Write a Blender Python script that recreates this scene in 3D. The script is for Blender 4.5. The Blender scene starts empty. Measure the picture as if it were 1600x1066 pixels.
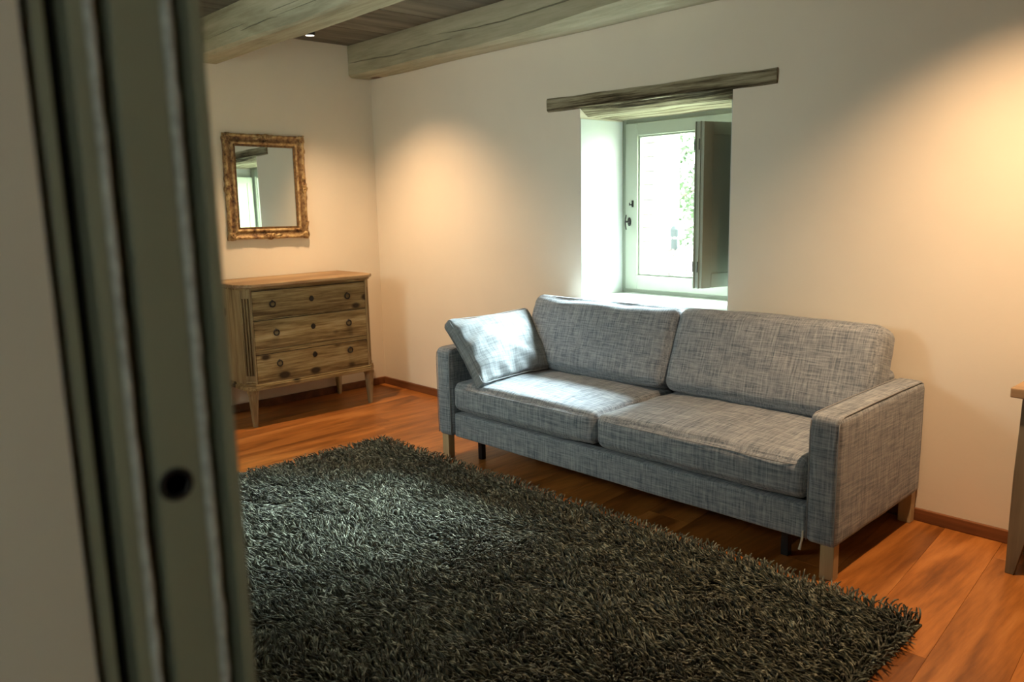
import bpy, bmesh, math, random
import numpy as np
from mathutils import Vector, Matrix
random.seed(7); rng = np.random.default_rng(7)
PI = math.pi
C = bpy.context.scene.collection
S = bpy.context.scene

# ------------------------------------------------------------------ camera
cam_d = bpy.data.cameras.new('camera'); cam = bpy.data.objects.new('camera', cam_d); C.objects.link(cam)
cam_d.sensor_width = 36; cam_d.sensor_fit = 'HORIZONTAL'; cam_d.lens = 1254.28 / 1600 * 36
r_ = Vector((0.68202359, 0.73100927, -0.02166276)); u_ = Vector((-0.10867198, 0.13059298, 0.98546226)); f_ = Vector((-0.72321105, 0.66975438, -0.16850772))
cam.matrix_world = Matrix(((r_.x, u_.x, -f_.x, 4.847), (r_.y, u_.y, -f_.y, -3.2185), (r_.z, u_.z, -f_.z, 1.2703), (0, 0, 0, 1)))
cam_d.clip_start = 0.02
cam_d.dof.use_dof = True; cam_d.dof.focus_distance = 3.3; cam_d.dof.aperture_fstop = 3.8
S.camera = cam
# ------------------------------------------------------------------ world, sun, exposure
W = bpy.data.worlds.new('sky'); S.world = W; W.use_nodes = True
W.node_tree.nodes['Background'].inputs[0].default_value = (0.88, 0.97, 0.97, 1)
W.node_tree.nodes['Background'].inputs[1].default_value = 15.0
sun_d = bpy.data.lights.new('sun', 'SUN'); sun_d.energy = 66; sun_d.angle = math.radians(40); sun_d.color = (0.80, 0.94, 1.0)
sun = bpy.data.objects.new('sun', sun_d); C.objects.link(sun)
sd = Vector((-0.20, -0.78, -0.73)).normalized(); sun.rotation_euler = sd.to_track_quat('-Z', 'Y').to_euler(); sun.location = (4, 6, 8)
S.view_settings.view_transform = 'Standard'; S.view_settings.look = 'None'; S.view_settings.gamma = 1; S.view_settings.use_curve_mapping = False
S.view_settings.exposure = 0.55

# light portals in the window openings, the added jamb one included (they emit nothing, they only guide the sky sampling)
for (px_, py_, pz_, sx_, sy_, rx_) in ((2.385, .50, 1.25, .90, .98, -90), (1.7, -3.33, 1.5, .9, .8, 90), (5.74, -4.15, 1.5, .42, .5, None)):
    pd = bpy.data.lights.new('window_portal', 'AREA'); pd.shape = 'RECTANGLE'; pd.size = sx_; pd.size_y = sy_; pd.cycles.is_portal = True
    po = bpy.data.objects.new('window_portal', pd); C.objects.link(po); po.location = (px_, py_, pz_); po.rotation_euler = (math.radians(rx_), 0, 0) if rx_ is not None else (0, math.radians(90), 0)

# ------------------------------------------------------------------ helpers
def tag(o, label=None, cat=None, group=None, kind=None):
    if label: o['label'] = label
    if cat: o['category'] = cat
    if group: o['group'] = group
    if kind: o['kind'] = kind
    return o
def empty(name, loc=(0, 0, 0), rz=0, parent=None):
    o = bpy.data.objects.new(name, None); C.objects.link(o); o.location = loc; o.rotation_euler = (0, 0, rz); o.empty_display_size = .1
    if parent: o.parent = parent
    return o
def finish(name, me, mat, parent=None, smooth=False, kind=None):
    o = bpy.data.objects.new(name, me); C.objects.link(o)
    if mat: me.materials.append(mat)
    if smooth: me.polygons.foreach_set('use_smooth', [True] * len(me.polygons))
    if parent: o.parent = parent
    if kind: o['kind'] = kind
    return o
def obj(name, bm, mat, parent=None, smooth=False, bevel=0, seg=2, kind=None, uv=False):
    bmesh.ops.recalc_face_normals(bm, faces=bm.faces)
    if bevel:
        bmesh.ops.bevel(bm, geom=list(bm.edges), offset=bevel, segments=seg, affect='EDGES', profile=.5, clamp_overlap=True)
    if uv: boxuv(bm)
    me = bpy.data.meshes.new(name); bm.to_mesh(me); bm.free()
    return finish(name, me, mat, parent, smooth, kind)
def boxuv(bm):
    bm.normal_update(); l = bm.loops.layers.uv.verify()
    for f in bm.faces:
        n = f.normal; a = max(range(3), key=lambda i: abs(n[i]))
        for lp in f.loops:
            c = lp.vert.co
            lp[l].uv = (c.y, c.z) if a == 0 else ((c.x, c.z) if a == 1 else (c.x, c.y))
def box(bm, x0, x1, y0, y1, z0, z1):
    v = [bm.verts.new(p) for p in ((x0, y0, z0), (x1, y0, z0), (x1, y1, z0), (x0, y1, z0), (x0, y0, z1), (x1, y0, z1), (x1, y1, z1), (x0, y1, z1))]
    for f in ((3, 2, 1, 0), (4, 5, 6, 7), (0, 1, 5, 4), (1, 2, 6, 5), (2, 3, 7, 6), (3, 0, 4, 7)): bm.faces.new([v[i] for i in f])
    return v
def B(*args):
    bm = bmesh.new(); box(bm, *args); return bm
def prism(bm, pts, z0, z1):
    a = [bm.verts.new((x, y, z0)) for x, y in pts]; b = [bm.verts.new((x, y, z1)) for x, y in pts]
    n = len(pts); bm.faces.new(a[::-1]); bm.faces.new(b)
    for i in range(n): bm.faces.new((a[i], a[(i + 1) % n], b[(i + 1) % n], b[i]))
def loft(bm, rings, cap=True, closed=True):
    R_ = [[bm.verts.new(p) for p in r] for r in rings]; n = len(R_[0])
    for a, b in zip(R_, R_[1:]):
        for i in range(n if closed else n - 1): bm.faces.new((a[i], a[(i + 1) % n], b[(i + 1) % n], b[i]))
    if cap: bm.faces.new(R_[0][::-1]); bm.faces.new(R_[-1])
    return R_
def tube(bm, pts, r, n=8, closed=False):
    pts = [Vector(p) for p in pts]; rings = []; N = len(pts); up = Vector((0.13, 0.21, 1)).normalized()
    for i, p in enumerate(pts):
        a = pts[(i - 1) % N] if (closed or i) else p; b = pts[(i + 1) % N] if (closed or i < N - 1) else p
        t = (b - a).normalized(); s = t.cross(up)
        if s.length < .05: s = t.cross(Vector((1, 0, 0)))
        s.normalize(); w = s.cross(t); rr = r[i] if isinstance(r, (list, tuple)) else r
        rings.append([p + s * (rr * math.cos(2 * PI * k / n)) + w * (rr * math.sin(2 * PI * k / n)) for k in range(n)])
    if closed: rings.append(rings[0]); loft(bm, rings, cap=False)
    else: loft(bm, rings)
def disc_lathe(bm, prof, axis, centre, n=20):
    """revolve (r, h) profile about axis ('x','y','z') through centre"""
    rings = []
    for r, h in prof:
        ring = []
        for k in range(n):
            c, s = r * math.cos(2 * PI * k / n), r * math.sin(2 * PI * k / n)
            p = {'z': (c, s, h), 'x': (h, c, s), 'y': (c, h, s)}[axis]
            ring.append((centre[0] + p[0], centre[1] + p[1], centre[2] + p[2]))
        rings.append(ring)
    loft(bm, rings)
def nz(x, y, z=0.0, s=1.0):      # cheap smooth noise
    v = 0
    for i, (a, b, c, d) in enumerate(((1.0, .7, .4, .3), (-.6, 1.3, .9, 2.1), (1.9, -.8, 1.7, 4.4), (-1.4, -2.3, 2.2, 1.2))):
        v += math.sin(s * (a * x + b * y + c * z) * 2.1 + d) / (1 + i * .5)
    return v / 2.6
def softbox(name, w, d, h, r, mat, parent, puff=(0, 0, 0), n=(20, 12, 6), wr=0.0, loc=(0, 0, 0), rot=(0, 0, 0), shear=None, seed=0, wf=6, extra=None):
    """rounded, puffed, slightly wrinkled box centred on its own origin"""
    bm = bmesh.new(); dims = (w / 2, d / 2, h / 2); cache = {}
    def P(a, b, c):
        key = (round(a, 6), round(b, 6), round(c, 6))
        if key in cache: return cache[key]
        q = Vector((a * dims[0], b * dims[1], c * dims[2])); i = Vector([max(-dims[k] + r, min(dims[k] - r, q[k])) for k in range(3)])
        dv = q - i
        if dv.length > 1e-9: q = i + dv.normalized() * r
        m = (1 - a ** 4) , (1 - b ** 4), (1 - c ** 4)
        q.x += puff[0] * a * m[1] * m[2]; q.y += puff[1] * b * m[0] * m[2]; q.z += puff[2] * c * (1 - a * a) ** .6 * (1 - b * b) ** .6 if abs(a) < 1 and abs(b) < 1 else 0
        if wr:
            nn = (nz(q.x + seed, q.y + seed * .3, q.z, wf) * .6 + nz(q.y + seed, q.x * .5, q.z * 2, wf * 2.7) * .4) * wr
            q += Vector((a ** 3, b ** 3, c ** 3)) * nn
        if extra: q = extra(q, a, b, c)
        cache[key] = bm.verts.new(q); return cache[key]
    def warp(t, L):     # parameter spacing denser at the rounded edges
        k = [-1 + 2 * i / t for i in range(t + 1)]; e = r / L
        pts = [-1, -1 + .12 * e, -1 + .3 * e, -1 + .55 * e, -1 + .8 * e, -1 + e]
        mid = [(-1 + e) + (2 - 2 * e) * i / t for i in range(1, t)]
        return pts + mid + [-p for p in pts[::-1]]
    gx, gy, gz = warp(n[0], dims[0]), warp(n[1], dims[1]), warp(n[2], dims[2])
    for s in (-1, 1):
        for A, Bq, f in ((gx, gy, lambda a, b: P(a, b, s)), (gx, gz, lambda a, b: P(a, s, b)), (gy, gz, lambda a, b: P(s, a, b))):
            for i in range(len(A) - 1):
                for j in range(len(Bq) - 1):
                    vs = [f(A[i], Bq[j]), f(A[i + 1], Bq[j]), f(A[i + 1], Bq[j + 1]), f(A[i], Bq[j + 1])]
                    if len(set(vs)) == 4: bm.faces.new(vs)
    o = obj(name, bm, mat, parent, smooth=True, uv=True); o.location = loc; o.rotation_euler = rot
    return o
def seam(name, w, d, r, z, mat, parent, host, rad=.0022, n=60, f=None):
    pts = []
    for k in range(n):
        t = 2 * PI * k / n; c, s = math.cos(t), math.sin(t)
        e = .12
        x = math.copysign(abs(c) ** e, c) * (w / 2); y = math.copysign(abs(s) ** e, s) * (d / 2)
        pts.append((x, y, z))
    bm = bmesh.new(); tube(bm, pts, rad, 5, closed=True); return obj(name, bm, mat, host, smooth=True, uv=True)

# ------------------------------------------------------------------ materials
def mat(name): 
    m = bpy.data.materials.new(name); m.use_nodes = True; nt = m.node_tree; b = nt.nodes['Principled BSDF']; return m, nt, b
def N(nt, t, **k):
    n = nt.nodes.new(t)
    for a, v in k.items(): setattr(n, a, v)
    return n
def ramp(nt, fac, stops):
    r = N(nt, 'ShaderNodeValToRGB'); e = r.color_ramp.elements
    while len(e) < len(stops): e.new(.5)
    for el, (p, c) in zip(e, stops): el.position = p; el.color = (*c, 1)
    nt.links.new(fac, r.inputs[0]); return r.outputs[0]
def coords(nt, scale, kind='Object', rand=True, rot=(0, 0, 0)):
    tc = N(nt, 'ShaderNodeTexCoord'); mp = N(nt, 'ShaderNodeMapping'); mp.inputs['Scale'].default_value = scale; mp.inputs['Rotation'].default_value = rot
    src = tc.outputs[kind]
    if rand:
        oi = N(nt, 'ShaderNodeObjectInfo'); ma = N(nt, 'ShaderNodeMath', operation='MULTIPLY'); ma.inputs[1].default_value = 37.0
        nt.links.new(oi.outputs['Random'], ma.inputs[0]); va = N(nt, 'ShaderNodeVectorMath', operation='ADD'); nt.links.new(src, va.inputs[0]); nt.links.new(ma.outputs[0], va.inputs[1]); src = va.outputs[0]
    nt.links.new(src, mp.inputs[0]); return mp.outputs[0]
def noise(nt, vec, scale=1, detail=4, rough=.55, dist=0):
    n = N(nt, 'ShaderNodeTexNoise'); n.inputs['Scale'].default_value = scale; n.inputs['Detail'].default_value = detail; n.inputs['Roughness'].default_value = rough; n.inputs['Distortion'].default_value = dist
    nt.links.new(vec, n.inputs['Vector']); return n.outputs['Fac']
def mixc(nt, fac, a, b, mode='MIX'):
    m = N(nt, 'ShaderNodeMix', data_type='RGBA', blend_type=mode)
    for v, i in ((fac, 0), (a, 6), (b, 7)):
        if isinstance(v, (int, float)): m.inputs[i].default_value = v
        elif isinstance(v, tuple): m.inputs[i].default_value = (*v, 1)
        else: nt.links.new(v, m.inputs[i])
    return m.outputs[2]
def bump(nt, b, h, strength=.3, dist=.002):
    n = N(nt, 'ShaderNodeBump'); n.inputs['Strength'].default_value = strength; n.inputs['Distance'].default_value = dist
    nt.links.new(h, n.inputs['Height']); nt.links.new(n.outputs[0], b.inputs['Normal'])
def plain(name, col, rough=.5, metal=0, var=.0, scale=6):
    m, nt, b = mat(name); b.inputs['Roughness'].default_value = rough; b.inputs['Metallic'].default_value = metal
    v = noise(nt, coords(nt, (1, 1, 1), rand=False), scale, 5)
    c = ramp(nt, v, [(.3, tuple(x * (1 - var) for x in col)), (.7, tuple(min(1, x * (1 + var)) for x in col))]); nt.links.new(c, b.inputs['Base Color']); return m
def wood(name, stops, axis='y', rough=.5, fine=1.0, stretch=14, randcol=.25, knots=None, bstr=.15, spec=.5, dist=1.2, fw=.45, fs=5):
    m, nt, b = mat(name); b.inputs['Roughness'].default_value = rough; b.inputs['Specular IOR Level'].default_value = spec
    sc = {'x': (1.6, stretch, stretch), 'y': (stretch, 1.6, stretch), 'z': (stretch, stretch, 1.6)}[axis]
    v = coords(nt, sc); big = noise(nt, v, .55, 3, .5, dist)
    sc2 = tuple(s * fs if s > 2 else s * 1.5 for s in sc); fn = noise(nt, coords(nt, sc2), 1.6 * fine, 5, .7)
    ad = N(nt, 'ShaderNodeMath', operation='MULTIPLY_ADD'); nt.links.new(fn, ad.inputs[0]); ad.inputs[1].default_value = fw; nt.links.new(big, ad.inputs[2])
    sb = N(nt, 'ShaderNodeMath', operation='SUBTRACT'); nt.links.new(ad.outputs[0], sb.inputs[0]); sb.inputs[1].default_value = fw / 2
    col = ramp(nt, sb.outputs[0], stops)
    oi = N(nt, 'ShaderNodeObjectInfo'); mr = N(nt, 'ShaderNodeMapRange'); nt.links.new(oi.outputs['Random'], mr.inputs[0]); mr.inputs[3].default_value = 1 - randcol; mr.inputs[4].default_value = 1 + randcol
    hs = N(nt, 'ShaderNodeHueSaturation'); nt.links.new(mr.outputs[0], hs.inputs['Value']); nt.links.new(col, hs.inputs['Color']); col = hs.outputs[0]
    if knots:
        vo = N(nt, 'ShaderNodeTexVoronoi'); vo.inputs['Scale'].default_value = knots[0]
        ks = {'x': (.6, 1, 1), 'y': (1, .6, 1), 'z': (1, 1, .6)}[axis]; nt.links.new(coords(nt, ks), vo.inputs['Vector'])
        kf = ramp(nt, vo.outputs['Distance'], [(knots[1], (1, 1, 1)), (knots[1] * 1.6, (0, 0, 0))]); col = mixc(nt, kf, col, knots[2])
    nt.links.new(col, b.inputs['Base Color']); bump(nt, b, fn, bstr, .001); return m

def plaster_mat(name, col):
    m, nt, b = mat(name); b.inputs['Roughness'].default_value = .9; b.inputs['Specular IOR Level'].default_value = .15
    v = coords(nt, (1, 1, 1), rand=False); n1 = noise(nt, v, 2.2, 4); c = ramp(nt, n1, [(.35, tuple(x * .965 for x in col)), (.65, col)])
    nt.links.new(c, b.inputs['Base Color']); n2 = noise(nt, v, 9, 8, .62); bump(nt, b, n2, .25, .006); return m
M = {}
M['plaster'] = plaster_mat('plaster', (.84, .765, .635))
M['reveal'] = plaster_mat('reveal_plaster', (.63, .66, .635))
M['hall_plaster'] = plaster_mat('hall_plaster', (.62, .60, .50))
M['floor'] = wood('oiled_wood', [(.22, (.12, .036, .007)), (.42, (.28, .095, .018)), (.58, (.43, .155, .032)), (.78, (.56, .23, .06))], 'y', .34, 1, 10, .13, bstr=.05, dist=1.6, fw=.6, fs=3)
M['skirting'] = wood('skirting_wood', [(.3, (.10, .035, .012)), (.7, (.26, .10, .035))], 'x', .45, bstr=.1)
M['beam'] = wood('limewashed_beam', [(.25, (.27, .25, .165)), (.5, (.45, .42, .29)), (.75, (.58, .55, .41))], 'x', .8, 1, 10, .05, (1.9, .045, (.13, .08, .05)), .5, .2, 1.0, .55, 3)
M['ceil'] = wood('ceiling_board', [(.25, (.095, .09, .07)), (.5, (.17, .16, .125)), (.8, (.26, .25, .20))], 'y', .8, 1, 12, .15, None, .4, .2)
M['lintel'] = wood('old_lintel', [(.3, (.035, .027, .015)), (.45, (.17, .14, .085)), (.58, (.30, .27, .18)), (.75, (.46, .42, .30))], 'x', .85, 1, 26, .05, (4.5, .09, (.09, .05, .03)), .7, .1, .8, .9, 2.2)
M['chest'] = wood('weathered_pine', [(.28, (.085, .052, .02)), (.44, (.22, .15, .065)), (.58, (.34, .255, .12)), (.78, (.48, .39, .23))], 'y', .7, 1.2, 20, .05, (9, .15, (.04, .024, .012)), .4, .25, .8, .9, 2.2)
M['chest_side'] = wood('weathered_pine_upright', [(.2, (.14, .09, .042)), (.45, (.27, .195, .10)), (.62, (.37, .285, .155)), (.85, (.52, .44, .29))], 'z', .7, 1.2, 16, .05, (5.5, .07, (.08, .045, .02)), .4, .25, .8, .8, 2.2)
M['chest_top'] = wood('worn_pine_top', [(.3, (.15, .085, .035)), (.5, (.29, .18, .085)), (.7, (.42, .30, .16))], 'y', .5, 1.2, 14, .05, None, .3, .4, .8, .9, 2.2)
M['birch'] = wood('birch_leg', [(.3, (.40, .29, .15)), (.7, (.55, .43, .25))], 'z', .5, 1, 12, .05, None, .1)
M['table'] = wood('grey_table_wood', [(.3, (.10, .085, .055)), (.7, (.22, .185, .12))], 'z', .6, 1, 12, .05, None, .2)
M['tabletop'] = wood('table_top_wood', [(.3, (.26, .16, .08)), (.7, (.42, .28, .15))], 'x', .45, 1, 12, .05, None, .2)
M['gap_shade'] = plain('painted_gap_shade', (.012, .012, .010), .9)  # near-black colour, paints the shade inside gaps and joints
M['black'] = plain('black_metal', (.012, .012, .013), .45, .3)
M['iron'] = plain('dark_iron', (.035, .032, .028), .5, .7, .3, 60)
M['sage'] = plain('sage_paint', (.24, .265, .20), .45, 0, .03)
M['sash'] = plain('pale_sage_paint', (.33, .36, .28), .4, 0, .03)
M['shutter'] = plain('shutter_sage_paint', (.40, .44, .34), .45, 0, .04)
M['door'] = plain('door_olive_paint', (.33, .35, .25), .5, 0, .05)
M['brush'] = plain('brush_seal', (.62, .66, .62), .7, 0, .25, 90)
M['lampbody'] = plain('lamp_black', (.02, .02, .02), .5)
m, nt, b = mat('lamp_glow'); b.inputs['Base Color'].default_value = (1, .9, .75, 1); b.inputs['Emission Color'].default_value = (1, .82, .6, 1); b.inputs['Emission Strength'].default_value = 5; M['glow'] = m
m, nt, b = mat('mirror_glass'); b.inputs['Metallic'].default_value = 1; b.inputs['Roughness'].default_value = .015; b.inputs['Base Color'].default_value = (.80, .82, .76, 1); M['mirror'] = m
m, nt, b = mat('window_glass'); nt.nodes.remove(b)
g = N(nt, 'ShaderNodeBsdfGlossy'); g.inputs['Roughness'].default_value = 0; tr = N(nt, 'ShaderNodeBsdfTransparent'); tr.inputs[0].default_value = (.95, .97, .95, 1); mx = N(nt, 'ShaderNodeMixShader'); mx.inputs[0].default_value = .06
nt.links.new(tr.outputs[0], mx.inputs[1]); nt.links.new(g.outputs[0], mx.inputs[2]); nt.links.new(mx.outputs[0], nt.nodes['Material Output'].inputs[0]); M['glass'] = m
# gilt frame
m, nt, b = mat('gilt_gesso'); b.inputs['Roughness'].default_value = .45; b.inputs['Metallic'].default_value = .25
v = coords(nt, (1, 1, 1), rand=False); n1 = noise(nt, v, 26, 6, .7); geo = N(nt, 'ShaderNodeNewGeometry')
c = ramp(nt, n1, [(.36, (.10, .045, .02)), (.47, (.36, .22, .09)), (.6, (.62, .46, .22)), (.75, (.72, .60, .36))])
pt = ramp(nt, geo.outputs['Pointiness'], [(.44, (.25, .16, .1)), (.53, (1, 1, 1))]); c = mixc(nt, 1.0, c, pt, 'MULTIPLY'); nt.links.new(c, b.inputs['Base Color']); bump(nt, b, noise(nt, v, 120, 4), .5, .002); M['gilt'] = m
M['gilt_dark'] = plain('dark_bronze_gilt', (.15, .085, .03), .5, .3, .6, 60)
# woven fabric, threads follow the UVs of each piece (metres)
def fabric(name, dark, light, k=1.0):
    m, nt, b = mat(name); b.inputs['Roughness'].default_value = .95; b.inputs['Specular IOR Level'].default_value = .1
    b.inputs['Sheen Weight'].default_value = .15; b.inputs['Sheen Roughness'].default_value = .5
    h1 = noise(nt, coords(nt, (20, 420, 1), 'UV'), 1, 3, .6); v1 = noise(nt, coords(nt, (420, 20, 1), 'UV'), 1, 3, .6)
    h2 = noise(nt, coords(nt, (9, 150, 1), 'UV'), 1, 2, .5); v2 = noise(nt, coords(nt, (150, 9, 1), 'UV'), 1, 2, .5)
    def mx(a, b2, op='ADD'):
        q = N(nt, 'ShaderNodeMath', operation=op)
        for i, s in enumerate((a, b2)):
            if isinstance(s, float): q.inputs[i].default_value = s
            else: nt.links.new(s, q.inputs[i])
        return q.outputs[0]
    s = mx(mx(mx(h1, v1), mx(h2, v2)), .25, 'MULTIPLY')
    col = ramp(nt, s, [(.40, dark), (.5, tuple((a + c_) / 2 for a, c_ in zip(dark, light))), (.60, light)])
    nt.links.new(col, b.inputs['Base Color'])
    th = mx(h1, v1); bump(nt, b, th, .5 * k, .0015); return m
M['fabric'] = fabric('grey_woven_fabric', (.10, .125, .155), (.40, .43, .46))
M['fabric_pillow'] = fabric('grey_woven_cushion', (.14, .158, .172), (.31, .335, .35), .6)
M['piping'] = plain('seam_thread', (.26, .275, .29), .9, 0, .1)
M['zip'] = plain('loose_tape', (.6, .56, .48), .8)
m, nt, b = mat('shag_yarn'); b.inputs['Roughness'].default_value = .85; b.inputs['Specular IOR Level'].default_value = .2; b.inputs['Sheen Weight'].default_value = .2
vv = coords(nt, (1, 1, 1), rand=False); n1 = noise(nt, vv, 50, 2); n2 = noise(nt, vv, 4, 3)
c = ramp(nt, n1, [(.34, (.014, .017, .010)), (.52, (.068, .078, .052)), (.66, (.31, .335, .265))]); c2 = ramp(nt, n2, [(.3, (.75, .75, .75)), (.7, (1.1, 1.1, 1.1))]); nt.links.new(mixc(nt, 1.0, c, c2, 'MULTIPLY'), b.inputs['Base Color']); M['yarn'] = m
M['rugback'] = plain('rug_backing', (.05, .055, .04), .95)
M['stone'] = plain('pale_stone', (.16, .15, .13), .9, 0, .2, 5)
M['tile'] = plain('roof_tile_clay', (.13, .11, .095), .85, 0, .25, 5)
M['leaf'] = plain('leaf_green', (.07, .115, .055), .6, 0, .4, 2)
M['bark'] = plain('bark', (.16, .12, .09), .9, 0, .3)
M['vent'] = plain('zinc_grey', (.02, .03, .03), .6, .3)
M['field'] = plain('dry_grass_ground', (.10, .12, .07), .9, 0, .3, 1)

# ================================================================== SHELL
XR, YF, H = 5.75, -2.962, 2.333
WX0, WX1, WZ0, WZ1, WD = 1.933, 2.837, .752, 1.752, .34
bm = bmesh.new(); T = .52
for a in ((-.3, WX0, 0, T, -.3, 2.6), (WX1, XR + .3, 0, T, -.3, 2.6), (WX0, WX1, 0, T, -.3, WZ0), (WX0, WX1, 0, T, WZ1, 2.6)): box(bm, *a)
tag(obj('wall_back', bm, M['plaster']), kind='structure')
tag(obj('wall_left', B(-.3, 0, -3.3, 0, -.3, 2.6), M['plaster']), kind='structure')
bm = bmesh.new()      # right wall, with an added unseen window opening that brightens the door jamb
for a in ((-4.35, 0, -.3, 1.25), (-4.35, 0, 1.75, 2.6), (-3.95, 0, 1.25, 1.75), (-5.2, -4.35, -.3, 2.6)): box(bm, XR, XR + .3, *a)
tag(obj('wall_right', bm, M['plaster']), kind='structure')
DX0, DX1, DZ = 4.247, 5.16, 2.12
bm = bmesh.new()
V0, V1, VZ0, VZ1 = 1.25, 2.15, 1.1, 1.9
for (a_, b_, c_, d_) in ((0, V0, -.3, 2.6), (V0, V1, -.3, VZ0), (V0, V1, VZ1, 2.6), (V1, 3.2, -.3, 2.6)): box(bm, a_, b_, -3.34, YF, c_, d_)
box(bm, 3.2, 4.205, -3.34, -3.034, -.3, 2.6); box(bm, 3.2, 4.205, -2.981, YF, -.3, 2.6)
box(bm, 4.205, DX0, -3.08, -3.34, -.3, 2.6); box(bm, 4.205, DX1, YF, -3.34, DZ, 2.6); box(bm, DX1, XR, YF, -3.34, -.3, 2.6)
tag(obj('wall_front', bm, M['plaster']), kind='structure')
# hall behind the doorway
bm = bmesh.new(); box(bm, 2.8, XR, -5.2, -5.0, -.3, 2.6); tag(obj('wall_hall', bm, M['hall_plaster']), kind='structure')
tag(obj('wall_hall_side', B(2.6, 2.8, -5.2, -3.34, -.3, 2.6), M['hall_plaster']), kind='structure')
tag(obj('floor_hall', B(2.8, XR, -5.0, -3.34, -.2, 0), M['hall_plaster']), kind='structure')
tag(obj('ceiling_hall', B(2.8, XR, -5.0, -3.34, 2.40, 2.6), M['hall_plaster']), kind='structure')

# floor planks, a few degrees off square like the old room
def clip(poly, x0, x1, y0, y1):
    for ax, lim, sg in ((0, x0, 1), (0, x1, -1), (1, y0, 1), (1, y1, -1)):
        out = []
        for i in range(len(poly)):
            a, b_ = poly[i], poly[(i + 1) % len(poly)]; ia, ib = sg * (a[ax] - lim) >= 0, sg * (b_[ax] - lim) >= 0
            if ia: out.append(a)
            if ia != ib:
                t = (lim - a[ax]) / (b_[ax] - a[ax]); out.append((a[0] + t * (b_[0] - a[0]), a[1] + t * (b_[1] - a[1])))
        poly = out
        if not poly: return []
    return poly
floor = tag(obj('floor', B(0, XR, -3.34, 0, -.2, -.016), M['gap_shade']), kind='structure')
sk = -.095; PW = .1975; g = .0003
for k in range(-6, 27):
    x0, x1 = .86 + PW * k, .86 + PW * (k + 1)
    if abs(x1 - 4.02) < .05: ends = [.4, -1.0, -2.5, -4]
    elif abs(x0 - 4.02) < .05: ends = [.4, -.17, -1.9, -4]
    else:
        e = .3 - rng.uniform(0, 1.6); ends = [.4, e]
        while e > -3.5: e -= rng.uniform(1.5, 2.3); ends.append(e)
    for ya, yb in zip(ends, ends[1:]):
        poly = [(x0 + g + sk * (yb + g), yb + g), (x1 - g + sk * (yb + g), yb + g), (x1 - g + sk * (ya - g), ya - g), (x0 + g + sk * (ya - g), ya - g)]
        poly = clip(poly, 0.0, XR, -3.34, 0.0)
        if len(poly) < 3: continue
        if max(p[0] for p in poly) - min(p[0] for p in poly) < .01 or max(p[1] for p in poly) - min(p[1] for p in poly) < .01: continue
        bm = bmesh.new(); prism(bm, poly, -.0155, 0); bmesh.ops.recalc_face_normals(bm, faces=bm.faces)
        top = [e for e in bm.edges if all(abs(v.co.z) < 1e-6 for v in e.verts)]; bmesh.ops.bevel(bm, geom=top, offset=.0005, segments=1, affect='EDGES')
        obj('plank', bm, M['floor'], floor)

# ceiling boards
ceiling = tag(obj('ceiling', B(0, XR, -3.3, 0, 2.356, 2.6), M['gap_shade']), kind='structure')
xs = [0, .20, .46, .66, .98, 1.24, 1.5, 1.74, 2.02, 2.3, 2.52, 2.8, 3.06, 3.32, 3.6, 3.84, 4.1, 4.4, 4.62, 4.9, 5.16, 5.4, XR]
for a, b_ in zip(xs, xs[1:]):
    dz = random.uniform(0, .004)
    obj('board', B(a + .0025, b_ - .0025, YF, 0, H + dz, 2.355), M['ceil'], ceiling, bevel=.0015, seg=1)

# beams with drying cracks cut into the front face
def beam(name, y0, y1, z0, label, cracks, wane=None, seed=0.0):
    bm = bmesh.new(); rings = []; n = 260
    for i in range(n + 1):
        x = XR * i / n
        wob = .004 * nz(x + seed, 0, 0, 1.6); wz = .004 * nz(x + seed, 3, 0, 1.9)
        wn = .016 + .008 * nz(x + seed, 9, 0, 1.3) + (wane(x) if wane else 0)
        yf = y0 + wob; zb = z0 + wz
        ring = [(x, y1, H), (x, y1, zb + .008), (x, y1 - .008, zb)]
        for t in (0, .5, 1): ring.append((x, yf + wn * (1 - t) * 1.4 , zb + wn * t * t * .9 + (.002 if t == .5 else 0)))
        zz = zb + wn * .9
        for (pts, w, base) in cracks:          # each crack owns three rows of vertices
            inside = pts[0][0] <= x <= pts[-1][0]
            if inside:
                zc = np.interp(x, [p[0] for p in pts], [p[1] for p in pts]) + .0022 * nz(x, seed + 4, 0, 14)
                tt = (x - pts[0][0]) / (pts[-1][0] - pts[0][0]); ww = w * math.sin(PI * tt) ** .6 + .0003; dp = .022 * (ww / w)
            else: zc = np.interp(x, [p[0] for p in pts], [p[1] for p in pts]); ww = .0004; dp = 0.0
            zc = max(zc, zz + .006)
            ring += [(x, yf, zc - ww / 2), (x, yf + dp, zc), (x, yf, zc + ww / 2)]; zz = zc + ww / 2 + .001
        ring.append((x, yf, H))
        rings.append(ring)
    loft(bm, rings); o = obj(name, bm, M['beam']); return tag(o, label, 'beam', None)
beam('ceiling_beam', -1.245, -1.08, 2.128, 'thick pale limewashed ceiling beam, the nearer one, crossing the upper left corner',
     [([(.69, 2.188), (.9, 2.190), (1.0, 2.193), (1.09, 2.187)], .006, 0), ([(1.10, 2.188), (1.3, 2.192), (1.47, 2.194), (2.2, 2.19)], .0045, 0), ([(.2, 2.209), (.44, 2.212), (.78, 2.216)], .003, 0), ([(1.02, 2.216), (1.11, 2.209), (1.34, 2.212)], .004, 0)], seed=1.0)
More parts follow.
